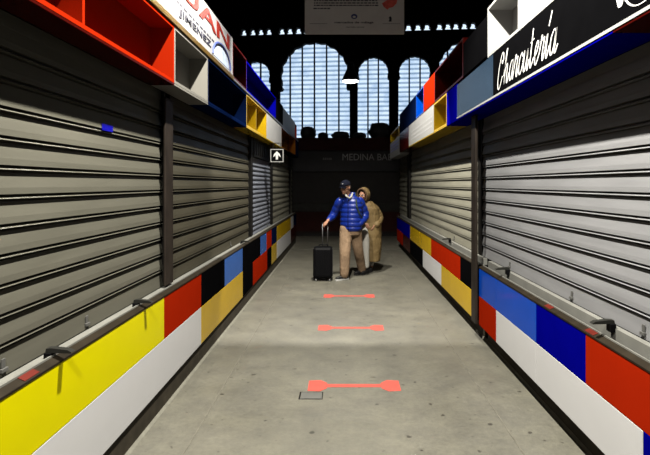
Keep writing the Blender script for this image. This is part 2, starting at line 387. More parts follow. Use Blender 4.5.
# ---- posts
def post(x0, x1, y0, y1, z0, z1, m, label, plate=True):
    t = thing('steel_post', label, 'post', ((x0+x1)/2, (y0+y1)/2, z0), 'posts between the shutters')
    obj('post_shaft', B(x0, x1, y0, y1, z0, z1, bev=.004), m, t)
    if plate: obj('post_cap', B(x0-.004, x1+.004, y0-.004, y1+.004, z1, z1+.012), dark, t)
    return t
post(-1.412, -1.395, 3.775, 3.945, .885, 2.36, rust, 'brown rusty steel post between the two nearest shutters on the left')
post(-1.44, -1.42, 7.44, 7.57, .88, 2.40, dark, 'black post on the left beside the narrow bluish shutter')
post(-1.44, -1.42, 9.62, 9.73, .88, 2.40, dark, 'black post on the left near the hanging arrow sign')
post(-1.44, -1.42, 12.95, 13.03, .88, 2.40, dark, 'farthest black post on the left')
post(1.415, 1.44, 5.13, 5.30, .19, 2.42, rust, 'tall steel post on the right fixed between two counters below the reflection panel of the black sign')
post(1.56, 1.585, Yat(411, 1.6)+.005, Yat(408.5, 1.6)-.005, .88, 2.38, dark, 'thin black post on the right near the aisle end')

# ---- display boxes and sign boards on top of the shutters
def cubby(S, y0, y1, z0, z1, m, label, open_=True, back=None, divider=None, group='coloured display boxes above the shutters', inner=None):
    s = S['s']; f = S['ff']; b = S['fi']; g = .002; th = .022
    t = thing('display_box', label, 'display box', (s*(f+b)/2, (y0+y1)/2, z0), group)
    y0 += g; y1 -= g; z0 += g; z1 -= g
    if open_:
        obj('bottom_panel', B(s*f, s*b, y0, y1, z0, z0+th), m, t); obj('top_panel', B(s*f, s*b, y0, y1, z1-th, z1), m, t)
        for ya, yb in ((y0, y0+th), (y1-th, y1)):
            obj('side_panel', B(s*f, s*b, ya, yb, z0+th, z1-th), m, t)
        obj('back_panel', B(s*(b-.012), s*b, y0+th, y1-th, z0+th, z1-th), back or m, t)
        if divider: obj('divider', B(s*(f+.03), s*(b-.012), divider, divider+th, z0+th, z1-th), inner or m, t)
    else:
        obj('box_body', B(s*(f+.01), s*b, y0, y1, z0, z1), m, t)
        obj('front_panel', B(s*f, s*(f+.009), y0+.001, y1-.001, z0, z1, bev=.001), back or m, t)
    return t
def YL(px): return Yat(px, L['ff'])
def YR(px): return Yat(px, R_['ff'])
Z0, Z1, Z2, Z3 = 2.45, 2.885, 2.955, 3.34
cubby(L, .9, YL(174.3), Z0, Z1, RED, 'long red open display box above nearest left shutter', divider=2.4)
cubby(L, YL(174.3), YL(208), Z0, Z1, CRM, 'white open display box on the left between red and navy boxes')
cubby(L, YL(208), YL(246.5), Z0, Z1, NAVY, 'navy open display box on the left beside the white one')
cubby(L, YL(246.5), YL(266.5), Z0, Z1, YEL2, 'yellow open display box on the left beside a white sign box', divider=YL(258))
cubby(L, YL(281.5), YL(295.4), Z0, Z1, ORG, 'orange open display box far down the left row')
cubby(L, YL(295.4), 13.7, Z0, Z1, NAVY, 'farthest navy display box at the end of left row', open_=False)
def sign_box(S, y0, y1, z0, z1, m, label, face=None):
    s = S['s']; f = S['ff']; b = S['fi']; g = .002
    t = thing('sign_board', label, 'sign', (s*(f+b)/2, (y0+y1)/2, z0))
    obj('sign_casing', B(s*(f+.008), s*b, y0+g, y1-g, z0+g, z1-g), m, t)
    obj('sign_face', B(s*f, s*(f+.0075), y0+g, y1-g, z0+g, z1-g), face or m, t)
    return t
def scribbles(t, s, f, y0, y1, z0, z1, m, n=4, rows=3, nm='lettering'):
    bm = bmesh.new()
    for r_ in range(rows):
        zz = z1-(r_+.8)*(z1-z0)/rows; y = y0
        while y < y1:
            wd = random.uniform(.03, .09)
            bx(bm, s*(f-.002), s*f, y, min(y+wd, y1), zz, zz+(z1-z0)/rows*.38); y += wd+random.uniform(.02, .05)
    return obj(nm, bm, m, t)
tw = sign_box(L, YL(266.5), YL(281.5), Z0, Z1, white_em, 'white sign box on the left between yellow and orange boxes')
# golden rail under the banner
tag(obj('awning_rail', B(-L['ff']-.03, -L['ff']+.012, .9, YL(233), Z1+.004, Z1+.050, bev=.004), mat('golden_rail', (.06, .035, .006), .4, .3, var=.15)), 'long golden brown rail under the white banner on the left', 'rail')
tag(obj('awning_rail', B(-L['fi'], -L['ff']+.012, YL(233)+.01, 13.6, Z1+.004, Z1+.030, bev=.004), mat('grey_rail', (.05, .05, .055), .4, .3, var=.15)), 'grey rail between upper and lower boxes beyond the banner on the left', 'rail')
# banner JUAN
bmt = mat('banner_vinyl', (.165, .165, .172), .4, var=.04)
tb = sign_box(L, .9, YL(232.6), Z1+.056, Z3+.03, bmt, 'white banner with large red letters on the left above the red box')
f = L['ff']
text('JUAN', .4, side_mtx(-1, f-.003, 3.42, 3.130), letter_r, tb, width=1.95, height=.21, bold=.008)
text('JIMENEZ', .2, side_mtx(-1, f-.003, 3.72, 2.985), letter_k, tb, width=.90, height=.075, bold=.002)
scribbles(tb, -1, f, 3.15, 4.9, 3.075, 3.12, letter_k, rows=1)
bm = bmesh.new()                                             # pale round picture with a dark edge at the banner end
for k, (rr, th) in enumerate(((.10, .0),)):
    pass
pts = [(4.74+.60*(1-math.cos(a))*.5+.0, 2.965+.15*math.sin(a)) for a in [i*PI/16 for i in range(17)]]
vs = [bm.verts.new((-(f-.0025), y, z)) for y, z in pts]; vs2 = [bm.verts.new((-(f-.001), y, z)) for y, z in pts]
bm.faces.new(vs); bm.faces.new(vs2[::-1])
for i in range(len(vs)): bm.faces.new((vs[i], vs[(i+1) % len(vs)], vs2[(i+1) % len(vs)], vs2[i]))
obj('printed_plate', bm, mat('print_pale_blue', (.22, .26, .34), .4, var=.2, scale=20), tb)
bm = bmesh.new()
tube(bm, [(-(f-.004), y, z) for y, z in [(4.68+.72*(1-math.cos(a))*.5, 2.965+.18*math.sin(a)) for a in [i*PI/20 for i in range(21)]]], .012, 6)
obj('printed_rim', bm, mat('print_navy', (.03, .04, .12), .4), tb)
cubby(L, YL(233), YL(246.5), Z1+.035, Z3, DRED, 'dark red upper display box on the left after the banner')
cubby(L, YL(246.5), YL(275.8), Z1+.035, Z3-.02, DBLU, 'bright blue open upper box on the left')
cubby(L, YL(275.8), YL(283), Z1+.035, Z3, BLK, 'black upper box on the left between blue box and grey poster', open_=False)
tp = sign_box(L, YL(283), YL(295), Z1+.035, Z3-.02, mat('poster_grey', (.05, .057, .07), .5, var=.3, scale=7), 'grey blue poster board high on the left row')
cubby(L, YL(295), 13.2, Z1+.035, Z3-.05, RED, 'small red open box at the far end of left upper row')

# right row
ts = sign_box(R_, .9, YR(493), Z0+.02, Z1-.04, BLK, 'long black sign reading Charcutería on the right')
def catmull(p, n=6):
    p = [Vector((a, b, 0)) for a, b in p]; q = [2*p[0]-p[1]]+p+[2*p[-1]-p[-2]]; r_ = []
    for i in range(1, len(q)-2):
        for k in range(n):
            t = k/n; a, b, c, d = q[i-1:i+3]
            r_.append(.5*((2*b)+(c-a)*t+(2*a-5*b+4*c-d)*t*t+(3*b-a-3*c+d)*t**3))
    r_.append(p[-1]); return r_
# script letters as pen strokes: x in letter widths, y in x-heights
SCRIPT = [
 (1.55, [[(1.25, 1.35), (1.1, 1.75), (.75, 1.7), (.3, 1.1), (.12, .3), (.4, -.12), (.85, .1), (1.2, .5)], [(1.25, 1.35), (1.0, 1.2), (.85, 1.4)]]),
 (1.15, [[(.0, .45), (.35, 1.3), (.5, 1.75), (.35, 1.7), (.2, 1.0), (.15, 0), (.3, .7), (.6, 1.0), (.72, .8), (.68, .15), (.85, 0), (1.15, .45)]]),
 (1.1, [[(.85, .85), (.55, 1.0), (.2, .7), (.15, .2), (.4, 0), (.7, .35), (.85, 1.0), (.8, .2), (.9, 0), (1.15, .45)]]),
 (.85, [[(.0, .4), (.2, .95), (.25, 1.12), (.4, .9), (.65, .95), (.5, .3), (.62, 0), (.9, .45)]]),
 (.9, [[(.8, .8), (.6, 1.0), (.25, .75), (.15, .25), (.4, 0), (.65, .12), (.9, .45)]]),
 (1.15, [[(.0, .5), (.2, 1.0), (.15, .25), (.35, 0), (.65, .4), (.82, 1.0), (.75, .2), (.9, 0), (1.15, .45)]]),
 (.8, [[(.38, 1.75), (.28, 1.0), (.22, .3), (.34, 0), (.8, .4)], [(.05, 1.15), (.65, 1.25)]]),
 (.9, [[(.0, .3), (.4, .5), (.65, .8), (.5, 1.02), (.22, .75), (.2, .2), (.45, 0), (.9, .4)]]),
 (.85, [[(.0, .4), (.2, .95), (.25, 1.12), (.4, .9), (.65, .95), (.5, .3), (.62, 0), (.9, .45)]]),
 (.65, [[(.0, .4), (.25, 1.0), (.2, .25), (.35, 0), (.65, .45)], [(.35, 1.3), (.65, 1.85)]]),
 (1.15, [[(.85, .85), (.55, 1.0), (.2, .7), (.15, .2), (.4, 0), (.7, .35), (.85, 1.0), (.8, .2), (.9, 0), (1.2, .3)]]),
]
def ribbon(bm, pts, M, wd, th=.002):
    n = len(pts); prev = None; q = None
    for i, p in enumerate(pts):
        t = (pts[min(i+1, n-1)]-pts[max(i-1, 0)]); t = t.normalized() if t.length > 0 else Vector((1, 0, 0))
        nn = Vector((-t.y, t.x, 0)); down = abs(t.y)
        ww = wd*(.45+.75*down*down)
        cur = [bm.verts.new(M @ (p+nn*ww/2)), bm.verts.new(M @ (p-nn*ww/2)), bm.verts.new(M @ (p-nn*ww/2+Vector((0, 0, -th)))), bm.verts.new(M @ (p+nn*ww/2+Vector((0, 0, -th))))]
        if prev:
            for k in range(4): bm.faces.new((prev[k], prev[(k+1) % 4], cur[(k+1) % 4], cur[k]))
        else: bm.faces.new(cur)
        prev = cur
    bm.faces.new(prev[::-1])
tot = sum(a for a, _ in SCRIPT); UW = 1.16/tot; XH = .150
bm = bmesh.new(); xo = 0
M = side_mtx(1, R_['ff']-.003, 4.13, 2.515)
for adv, strokes in SCRIPT:
    for st in strokes:
        pp = catmull(st, 7)
        pp = [Vector(((xo+v.x)*UW+v.y*XH*.22-.02, v.y*XH, 0)) for v in pp]
        ribbon(bm, pp, M, .0135)
    xo += adv
obj('lettering', bm, letter_w, ts)
# emblem partly cut by the picture edge
bm = bmesh.new(); M2 = side_mtx(1, R_['ff']-.003, 2.14, 2.612)
ribbon(bm, [Vector((.135*math.cos(a), .116*math.sin(a), 0)) for a in [i*2*PI/40 for i in range(41)]], M2, .012)
for k in range(5): ribbon(bm, [Vector((-.06+k*.026, -.085+.02*abs(k-2)*.5, 0)), Vector((-.055+k*.026, -.055, 0))], M2, .016)
ribbon(bm, catmull([(-.22, .10), (-.185, -.02), (-.165, -.068), (-.145, -.02), (-.14, .10)], 6), M2, .022)
obj('emblem', bm, letter_w, ts)
tsl = sign_box(R_, YR(493)+.004, YR(457), Z0+.02, Z1-.04, REFL_SLATE, 'slate blue panel with a painted reflection, continuing the black sign on the right')  # separate panel whose slate colour stands for the black sign's reflection
# pale strip and blue / red soffit under the signs
tag(obj('edge_strip', B(R_['ff']-.004, R_['ff']+.012, .9, YR(457), Z0+.001, Z0+.018), white_em), 'thin white strip along the bottom of the black sign', 'trim strip')
for y0, y1, m, lab in ((.9, 2.37, DRED, 'dark red soffit board under the black sign at right'), (2.374, YR(446.6), DBLU, 'blue soffit board under the black sign and its reflection panel'), (YR(446.6)+.004, YR(409), YEL2, 'golden soffit board under white sign and yellow box on the right'), (YR(409)+.004, YR(399.5)-.01, DRED, 'dark red soffit board at far end of the right row')):
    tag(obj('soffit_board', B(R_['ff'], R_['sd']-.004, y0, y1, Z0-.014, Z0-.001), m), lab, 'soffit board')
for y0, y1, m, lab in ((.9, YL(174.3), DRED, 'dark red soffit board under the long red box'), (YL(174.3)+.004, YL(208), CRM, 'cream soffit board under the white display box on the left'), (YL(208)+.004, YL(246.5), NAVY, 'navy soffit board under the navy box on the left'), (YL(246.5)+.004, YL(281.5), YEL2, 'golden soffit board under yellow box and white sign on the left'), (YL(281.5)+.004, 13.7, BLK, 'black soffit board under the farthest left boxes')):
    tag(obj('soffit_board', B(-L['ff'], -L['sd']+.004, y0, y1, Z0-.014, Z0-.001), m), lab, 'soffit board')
# lower row beyond the sign's reflection panel
cubby(R_, YR(457)+.002, YR(446.6), Z0, Z1-.02, DBLU, 'deep blue closed box on the right between sign reflection panel and yellow box', open_=False)
cubby(R_, YR(446.6), YR(433.7), Z0, Z1-.02, YEL2, 'yellow open display box on the right beside white sign', divider=None)
t5 = sign_box(R_, YR(433.7), YR(408.8), Z0, Z1-.02, white_em, 'white printed sign on the right below the red and blue boxes')
scribbles(t5, 1, R_['ff'], YR(432), YR(411), Z0+.08, Z1-.14, letter_g, rows=3)
cubby(R_, YR(408.8), YR(399.5), Z0, Z1-.02, DRED, 'dark red closed box far down the right row', open_=False)
t6 = sign_box(R_, YR(399.5), 13.6, Z0-.06, Z1-.06, white_em, 'farthest white sign with blue print on the right')
scribbles(t6, 1, R_['ff'], YR(398.5), 13.4, Z0+.1, Z1-.1, mat('print_blue', (.10, .12, .4), .4), rows=3)
# upper row
Y_open = YR(487.5)
cubby(R_, YR(519), Y_open, Z1-.035, Z3-.03, white_em, 'white open display box above the Charcutería sign')
tw2 = sign_box(R_, .9, YR(519)-.004, Z1-.035, Z3-.03, white_em, 'long white blank board above the Charcutería sign')
cubby(R_, YR(487), YR(463), Z1-.01, Z3-.09, BLK, 'black upper box on the right next to the white box', open_=False)
cubby(R_, YR(463), YR(434.6), Z1-.01, Z3-.02, DRED, 'large dark red open box high on the right')
cubby(R_, YR(434.6), YR(423.5), Z1-.01, Z3-.02, RED, 'bright red upper box on the right above the white sign', open_=False)
cubby(R_, YR(423.5), YR(416), Z1-.01, Z3-.02, BLU, 'blue upper box on the right next to bright red one')
cubby(R_, YR(416), YR(399.5), Z1-.01, Z3-.02, NAVY, 'long navy upper box far down the right row', open_=False)
cubby(R_, YR(398.6), 13.5, Z1-.06, Z3-.25, YEL2, 'small yellow open box at far end of the right upper row')

# ---- hanging arrow sign
xs = -1.2+.01; ys = 8.7
ta = thing('arrow_sign', 'small square black sign with white arrow hanging over the left shutters', 'sign', (-1.2, ys, 2.08))
cx, cz = -1.197, 2.205; hw = .118
obj('sign_plate', B(cx-hw+.012, cx+hw-.012, ys, ys+.02, cz-hw+.012, cz+hw-.012), BLK, ta)
bm = bmesh.new()
for a in ((cx-hw, cx+hw, cz-hw, cz-hw+.014), (cx-hw, cx+hw, cz+hw-.014, cz+hw), (cx-hw, cx-hw+.014, cz-hw+.014, cz+hw-.014), (cx+hw-.014, cx+hw, cz-hw+.014, cz+hw-.014)):
    bx(bm, a[0], a[1], ys-.004, ys+.024, a[2], a[3])
obj('sign_frame', bm, white_em, ta)
ar = [(-.018, -.07), (.018, -.07), (.024, .01), (.045, -.012), (.07, -.03), (.052, .03), (0, .08), (-.052, .03), (-.07, -.03), (-.045, -.012), (-.024, .01)]
curve_mesh([ar], .002, letter_w, 'arrow', front_mtx(cx, ys-.003, cz), ta)
for q in (-.07, .07): obj('hanger', tube(bmesh.new(), [(cx+q, ys+.01, cz+hw), (cx+q, ys+.01, 2.437)], .005, 8), dark, ta)
obj('ceiling_bracket', B(cx-.09, cx-.05+.1, ys-.01, ys+.03, 2.425, 2.436), dark, ta)

# ---- hanging information board
YB = 6.4; kb = YB/FP
bx0, bx1 = (304.8-VX)*kb, (404.2-VX)*kb; zb0 = EYE+(VY-34)*kb; zb1 = zb0+.95
tg = thing('hanging_notice_board', 'grey notice board with small print hanging high across the aisle', 'sign', ((bx0+bx1)/2, YB, zb0))
obj('board', B(bx0, bx1, YB, YB+.02, zb0, zb1, bev=.002), mat('notice_grey', (.30, .29, .285), .6, var=.05), tg)
def bd(px, py): return (px-VX)*kb, EYE+(VY-py)*kb
bm = bmesh.new()
for py, xa, xb in ((-7, 314, 380), (-3.5, 314, 378), (.6, 314, 378), (3, 314, 378), (5.4, 314, 379), (8.5, 313.5, 330)):
    px = xa
    while px < xb:
        wd = random.uniform(1.2, 4); a, z = bd(px, py); b, _ = bd(min(px+wd, xb), py); bx(bm, a, b, YB-.002, YB, z-.008, z+.008); px += wd+.8
obj('small_print', bm, letter_k, tg)
a, z = bd(334.5, 24); b, _ = bd(373.5, 24)
text('mercados de málaga', .05, front_mtx(a, YB-.002, z), letter_k, tg, width=b-a, height=.035, bold=.001, name='lettering')
a, z = bd(346, 27.8); b, _ = bd(364, 27.8); text('mercado central', .03, front_mtx(a, YB-.002, z), letter_k, tg, width=b-a, height=.020, name='small_lettering')
a, z = bd(310, 24); b, _ = bd(326, 24); bm = bmesh.new(); x = a
while x < b: bx(bm, x, x+.018, YB-.002, YB, z, z+.009); x += .026
obj('sponsor_print', bm, mat('print_grey', (.10, .10, .11), .5), tg); bm = bmesh.new()
a, z = bd(383, 24); b, _ = bd(400, 24); x = a
while x < b: bx(bm, x, x+.018, YB-.002, YB, z, z+.009); x += .026
obj('sponsor_print', bm, mat('print_grey', (.15, .15, .16), .5), tg)
a, z = bd(354.2, 16.5); ring = [(.042*math.cos(i*2*PI/20), .034*math.sin(i*2*PI/20)) for i in range(20)]; ring2 = [(.022*math.cos(i*2*PI/16), -.006+.016*math.sin(i*2*PI/16)) for i in range(16)]
curve_mesh([ring, ring2], .001, mat('print_navy2', (.02, .03, .10), .5), 'logo', front_mtx(a, YB-.002, z), tg)
a, z = bd(390, 19); curve_mesh([[(-.02, -.035), (.02, -.035), (.022, .01), (.012, .035), (-.008, .03), (-.018, .015), (-.006, .0)]], .001, letter_k, 'crest', front_mtx(a, YB-.002, z), tg)
a, z = bd(389, 3.5)
curve_mesh([[(-.095, .0), (-.07, -.045), (-.02, -.085), (.0, -.06), (.05, -.05), (.10, .0), (.12, .09), (.05, .10), (-.02, .05)]], .001, mat('print_rose', (.35, .06, .05), .5, var=.3, scale=30), 'printed_picture', front_mtx(a, YB-.002, z), tg)
for x in (bx0+.1, bx1-.1): obj('suspension_cable', tube(bmesh.new(), [(x, YB+.01, zb1), (x, YB+.01, 12.99)], .004, 6), dark, tg)

# ---- pendant lamps
bulb = mat('lamp_glow', (1, .97, .9), .5, emit=(1, .95, .85), es=9)
shade_m = mat('shade_dark_enamel', (.02, .02, .022), .4, .3)
shade_in = mat('shade_inner_enamel', (.75, .75, .72), .4)
def pendant(x, y, z, r, label, sz):
    t = thing('pendant_lamp', label, 'lamp', (x, y, z), 'dark pendant lamps over the aisle')
    obj('lamp_shade', lathe(bmesh.new(), [(r*1.05, z-.02), (r*1.05, z), (r*.88, z+.16*sz), (r*.62, z+.34*sz), (r*.45, z+.44*sz), (r*.42, z+.66*sz), (r*.2, z+.72*sz), (.01, z+.73*sz), (.01, z+.70*sz), (r*.38, z+.44*sz), (r*.58, z+.33*sz), (r*.84, z+.15*sz), (r*.99, z), (r*1.05, z-.02)], x, y), shade_m, t, smooth=True)
    obj('lamp_bulb', lathe(bmesh.new(), [(.001, z-.07*sz), (r*.5, z-.06*sz), (r*.95, z-.025), (r*.93, z+.01), (.001, z+.02*sz)], x, y), bulb, t)
    obj('lamp_cord', tube(bmesh.new(), [(x, y, z+.66*sz), (x, y, 12.99)], .012, 6), dark, t)
for (x, y, z, e), lab in zip(LAMPS[3:], ('dark pendant lamp above the aisle, hidden behind notice board',)):
    pendant(x, y, z+.03, .22, lab, .7)
pendant(.357, 30*.95*.8, EYE+103/FP*22.8, .40, 'dark pendant lamp with bright rim hanging before the tall arches', 1.25)
obj_rim = None

# ---- far stall across the end of the aisle
YS = 15.6; ks = YS/FP
def far(px, py): return (px-VX)*ks, EYE+(VY-py)*ks
tf = thing('market_stall', 'dark stall with grey lettering across the end of the aisle', 'stall', (0, YS+1.2, 0))
zt = far(0, 138)[1]
obj('stall_body', B(-7, 7, YS+.02, YS+2.4, 0, zt-.4), mat('stall_black', (.012, .011, .011), .7), tf)
obj('stall_fascia', B(-7, 7, YS-.1, YS+2.4, zt-.4, zt), mat('stall_oxblood', (.018, .002, .0025), .7, var=.2), tf)
obj('lower_cladding', B(-7, 7, YS-.01, YS+.018, .15, .78), mat('stall_oxblood2', (.018, .0035, .0025), .7, var=.2), tf)
obj('counter_band', B(-7, 7, YS-.03, YS+.018, .80, 1.05), mat('stall_grey', (.015, .015, .014), .7, var=.2), tf)
obj('name_board', B(-5, 5, YS-.04, YS+.018, 2.1, zt-.42), mat('stall_black2', (.016, .016, .018), .6), tf)
a, z = far(342.5, 160.3); b, _ = far(391.5, 160)
text('MEDINA BAE', .3, front_mtx(a, YS-.043, z), letter_g, tf, width=b-a, height=.21)
a, z = far(323, 160); bm = bmesh.new()
for k in range(5): bx(bm, a+k*.06, a+k*.06+.04, YS-.043, YS-.04, z, z+.07)
obj('small_lettering', bm, mat('print_dim', (.09, .09, .09), .5), tf)
def bundle(x0, x1, y, z0, h, label, nm='covered_goods', cat='bundle'):
    bm = bmesh.new(); r_ = bmesh.ops.create_icosphere(bm, subdivisions=3, radius=1)
    for v in r_['verts']:
        q = 1+.18*noise.noise(v.co*2.3+Vector((x0*3, 0, 0)))
        v.co = Vector(((x0+x1)/2+v.co.x*(x1-x0)/2*q, y+v.co.y*.3, z0+h/2+max(-.5, min(.5, v.co.z*.62*q))*h))
    tag(obj(nm, bm, mat('tarpaulin_dark', (.02, .02, .024), .7), None, smooth=True), label, cat, 'dark bundles on the far stall roof')
for (pa, pb, py, lab) in ((299, 315, 127, 'dark rounded bundle on far stall roof, leftmost below big arch'), (317, 328, 133, 'low dark bundle on far stall roof below the big arch centre'), (331, 350, 132, 'flat dark bundle on far stall roof beside the lamp pier'), (353, 367, 133, 'low dark bundle on far stall roof below a slim arch'), (370, 392, 123, 'tallest dark bundle on far stall roof, near the right signs')):
    a, z = far(pa, py); b, _ = far(pb, py); bundle(a, b, YS+.5, zt, z-zt+.06, lab)

# ================================================================= FLOOR MARKS
def marker(y, label, x0=-.290, x1=.475):
    t = thing('floor_marker', label, 'floor marking', ((x0+x1)/2, y, 0), 'coral distance markers on the floor')
    obj('tape_line', B(x0+.09, x1-.09, y-.030, y+.030, .0006, .0022), sticker, t)
    for a, s in ((x0, 1), (x1, -1)):
        pts = [(a, y-.10), (a+s*.10, y-.11), (a+s*.155, y-.055), (a+s*.155, y+.055), (a+s*.10, y+.11), (a, y+.10)]
        bm = bmesh.new(); lo = [bm.verts.new((p, q, .0006)) for p, q in pts]; hi = [bm.verts.new((p, q, .0024)) for p, q in pts]
        bm.faces.new(lo[::-1]); bm.faces.new(hi)
        for i in range(6): bm.faces.new((lo[i], lo[(i+1) % 6], hi[(i+1) % 6], hi[i]))
        obj('end_patch', bm, sticker, t)
marker(4.02, 'nearest and largest coral marker line on the floor beside the hatch')
marker(5.64, 'middle one of three coral marker lines on the floor')
marker(7.24, 'farthest coral marker line on the floor, in front of the suitcase')
th = thing('floor_hatch', 'small rectangular metal hatch set in the floor beside the nearest marker', 'hatch', (-.255, 3.83, 0))
obj('hatch_plate', B(-.335, -.170, 3.775, 3.890, .0006, .003), mat('hatch_grey', (.057, .057, .053), .5, .2), th)
bm = bmesh.new()
for a in ((-.350, -.338, 3.765, 3.90), (-.168, -.160, 3.765, 3.90), (-.338, -.168, 3.765, 3.773), (-.338, -.168, 3.892, 3.90)): bx(bm, *a, .0005, .0015)
obj('hatch_joint', bm, dark, th)
tag(obj('blue_light_spot', B(-L['sd']+.004, -L['sd']+.0065, Yat(101, 1.455), Yat(112, 1.455), 2.015, 2.055), mat('painted_blue_light', (.0006, .0003, .10), .4, var=.02)), 'small spot of blue light painted on the nearest left shutter near its shadow edge', 'painted light spot')  # spot of blue light on the shutter, built as a coloured patch
for i, (s, d, y, zz) in enumerate(((-1, 1.335, Yat(33, 1.335), .845), (1, 1.45, Yat(548, 1.46), .794), (1, 1.45, Yat(590, 1.46), .794))):  # right-ledge patches paint in reflections of the coral floor markers
    lab = ('red patch on the brown ledge above the yellow panel', 'painted red reflection on the right ledge above the deep blue panel', 'painted red reflection on the right ledge beside the latch')[i]
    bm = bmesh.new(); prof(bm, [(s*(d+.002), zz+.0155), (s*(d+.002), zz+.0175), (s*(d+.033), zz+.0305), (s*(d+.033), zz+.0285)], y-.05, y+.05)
    tag(obj('red_patch', bm, mat('red_patch', (.04, .004, .002), .5)), lab, 'patch', 'red patches on the ledges')

# ================================================================= PEOPLE
def loft(bm, rings, seg=20, bulge=None):
    """rings: (centre, rx, ry, xaxis angle) horizontal-ish elliptical sections"""
    R = []
    for (c, rx, ry, a) in rings:
        c = Vector(c); ca, sa = math.cos(a), math.sin(a)
        R.append([bm.verts.new(c+Vector((rx*math.cos(q*2*PI/seg)*ca-ry*math.sin(q*2*PI/seg)*sa, rx*math.cos(q*2*PI/seg)*sa+ry*math.sin(q*2*PI/seg)*ca, 0))) for q in range(seg)])
    for i in range(len(R)-1):
        for q in range(seg): bm.faces.new((R[i][q], R[i][(q+1) % seg], R[i+1][(q+1) % seg], R[i+1][q]))
    bm.faces.new(R[0][::-1]); bm.faces.new(R[-1])
def ell(bm, c, r, rot=None, sub=3):
    q = bmesh.ops.create_icosphere(bm, subdivisions=sub, radius=1)
    for v in q['verts']:
        p = Vector((v.co.x*r[0], v.co.y*r[1], v.co.z*r[2]))
        if rot is not None: p = rot @ p
        v.co = p+Vector(c)
def limb(bm, pts, rads, n=6, puff=0, pn=5, seg=14):
    pts = [Vector(p) for p in pts]; P = []; Rr = []
    q = [2*pts[0]-pts[1]]+pts+[2*pts[-1]-pts[-2]]
    for i in range(1, len(q)-2):
        for k in range(n):
            t = k/n; a, b, c, d = q[i-1:i+3]
            P.append(.5*((2*b)+(c-a)*t+(2*a-5*b+4*c-d)*t*t+(3*b-a-3*c+d)*t**3)); Rr.append(rads[i-1]*(1-t)+rads[i]*t)
    P.append(pts[-1]); Rr.append(rads[-1])
    if puff: Rr = [r_*(1+puff*(abs(math.sin(i/len(Rr)*pn*PI))-.5)) for i, r_ in enumerate(Rr)]
    tube(bm, P, Rr, seg); ell(bm, P[0], (Rr[0],)*3, sub=2); ell(bm, P[-1], (Rr[-1],)*3, sub=2)
def fuse(name, bm, m, parent, voxel=.012, smooth=2):
    bmesh.ops.recalc_face_normals(bm, faces=bm.faces)
    me = bpy.data.meshes.new('t'); bm.to_mesh(me); bm.free()
    t = bpy.data.objects.new('t', me); C.objects.link(t)
    md = t.modifiers.new('r', 'REMESH'); md.mode = 'VOXEL'; md.voxel_size = voxel; md.use_smooth_shade = True
    if smooth:
        sm = t.modifiers.new('s', 'SMOOTH'); sm.iterations = smooth; sm.factor = .5
    dg = bpy.context.evaluated_depsgraph_get(); dg.update()
    out = bpy.data.meshes.new_from_object(t.evaluated_get(dg)); bpy.data.objects.remove(t)
    out.name = name; out.materials.clear(); out.materials.append(m)
    for p in out.polygons: p.use_smooth = True
    o = bpy.data.objects.new(name, out); C.objects.link(o)
    if parent: o.parent = parent; o.matrix_parent_inverse = Matrix.Translation(parent.location).inverted()
    return o
skin = mat('skin', (0.153, 0.07875, 0.05175), .5, var=.06, scale=14)
jacket_b = mat('blue_puffer_nylon', (0.001395, 0.00744, 0.07905), .38, var=.12, scale=14, bump=.25, spec=.2)
khaki = mat('khaki_cotton', (0.093, 0.06277, 0.03952), .85, var=.15, scale=7, bump=.8, bd=.05, stretch=(1.3, 1.3, .8))
coat_t = mat('tan_coat_nylon', (0.06048, 0.04104, 0.01728), .6, var=.15, scale=7, bump=.8, bd=.05, stretch=(1.3, 1.3, .8))
white_c = mat('white_cotton', (0.162, 0.1575, 0.144), .8, var=.06)
shoe_k = mat('black_shoe', (0.0063, 0.0063, 0.00672), .45, var=.2)
sole_w = mat('white_rubber', (0.196, 0.196, 0.1911), .6, var=.04)
hair_g = mat('grey_hair', (.10, .09, .08), .7, var=.3, scale=40)
cap_m = mat('navy_cap_cloth', (.002, .0025, .006), .9, var=.15, scale=30, spec=.05)

def head(bm, c, yaw, pitch, sc=1.0):
    """head with face features, facing -Y before yaw; returns its rotation"""
    Rm = Matrix.Rotation(yaw, 3, 'Z') @ Matrix.Rotation(pitch, 3, 'X')
    c = Vector(c)
    def E(p, r): ell(bm, c+Rm @ (Vector(p)*sc), tuple(q*sc for q in r), Rm)
    E((0, .012, .025), (.076, .092, .098))            # skull
    E((0, -.030, -.045), (.056, .060, .068))          # jaw
    E((0, -.070, -.092), (.026, .022, .020))          # chin
    E((0, -.082, .028), (.055, .016, .014))           # brow
    E((0, -.096, -.004), (.011, .016, .026)); E((0, -.106, -.020), (.015, .014, .012))   # nose
    for s in (-1, 1):
        E((s*.040, -.066, -.022), (.024, .022, .022)) # cheeks
        E((s*.078, .010, -.005), (.010, .020, .032))  # ears
    E((0, -.088, -.052), (.024, .010, .006)); E((0, -.086, -.063), (.020, .010, .007))   # lips
    return Rm
def face_parts(c, Rm, t, sc=1.0):
    c = Vector(c)
    for s in (-1, 1):
        b = bmesh.new(); ell(b, c+Rm @ (Vector((s*.030, -.083, .008))*sc), (.013*sc, .009*sc, .009*sc), Rm, 2); e = obj('eye', b, mat('eye_white', (.7, .68, .66), .3, var=.01), t, True)
        b = bmesh.new(); ell(b, c+Rm @ (Vector((s*.030, -.0905, .008))*sc), (.006*sc, .0035*sc, .006*sc), Rm, 2); obj('iris', b, letter_k, e, True)
        b = bmesh.new(); ell(b, c+Rm @ (Vector((s*.031, -.094, .027))*sc), (.019*sc, .005*sc, .004*sc), Rm, 2); obj('eyebrow', b, hair_g, t, True)
    b = bmesh.new(); ell(b, c+Rm @ (Vector((0, -.096, -.0575))*sc), (.020*sc, .004*sc, .0022*sc), Rm, 2); obj('mouth', b, mat('lips', (.25, .07, .06), .5), t, True)
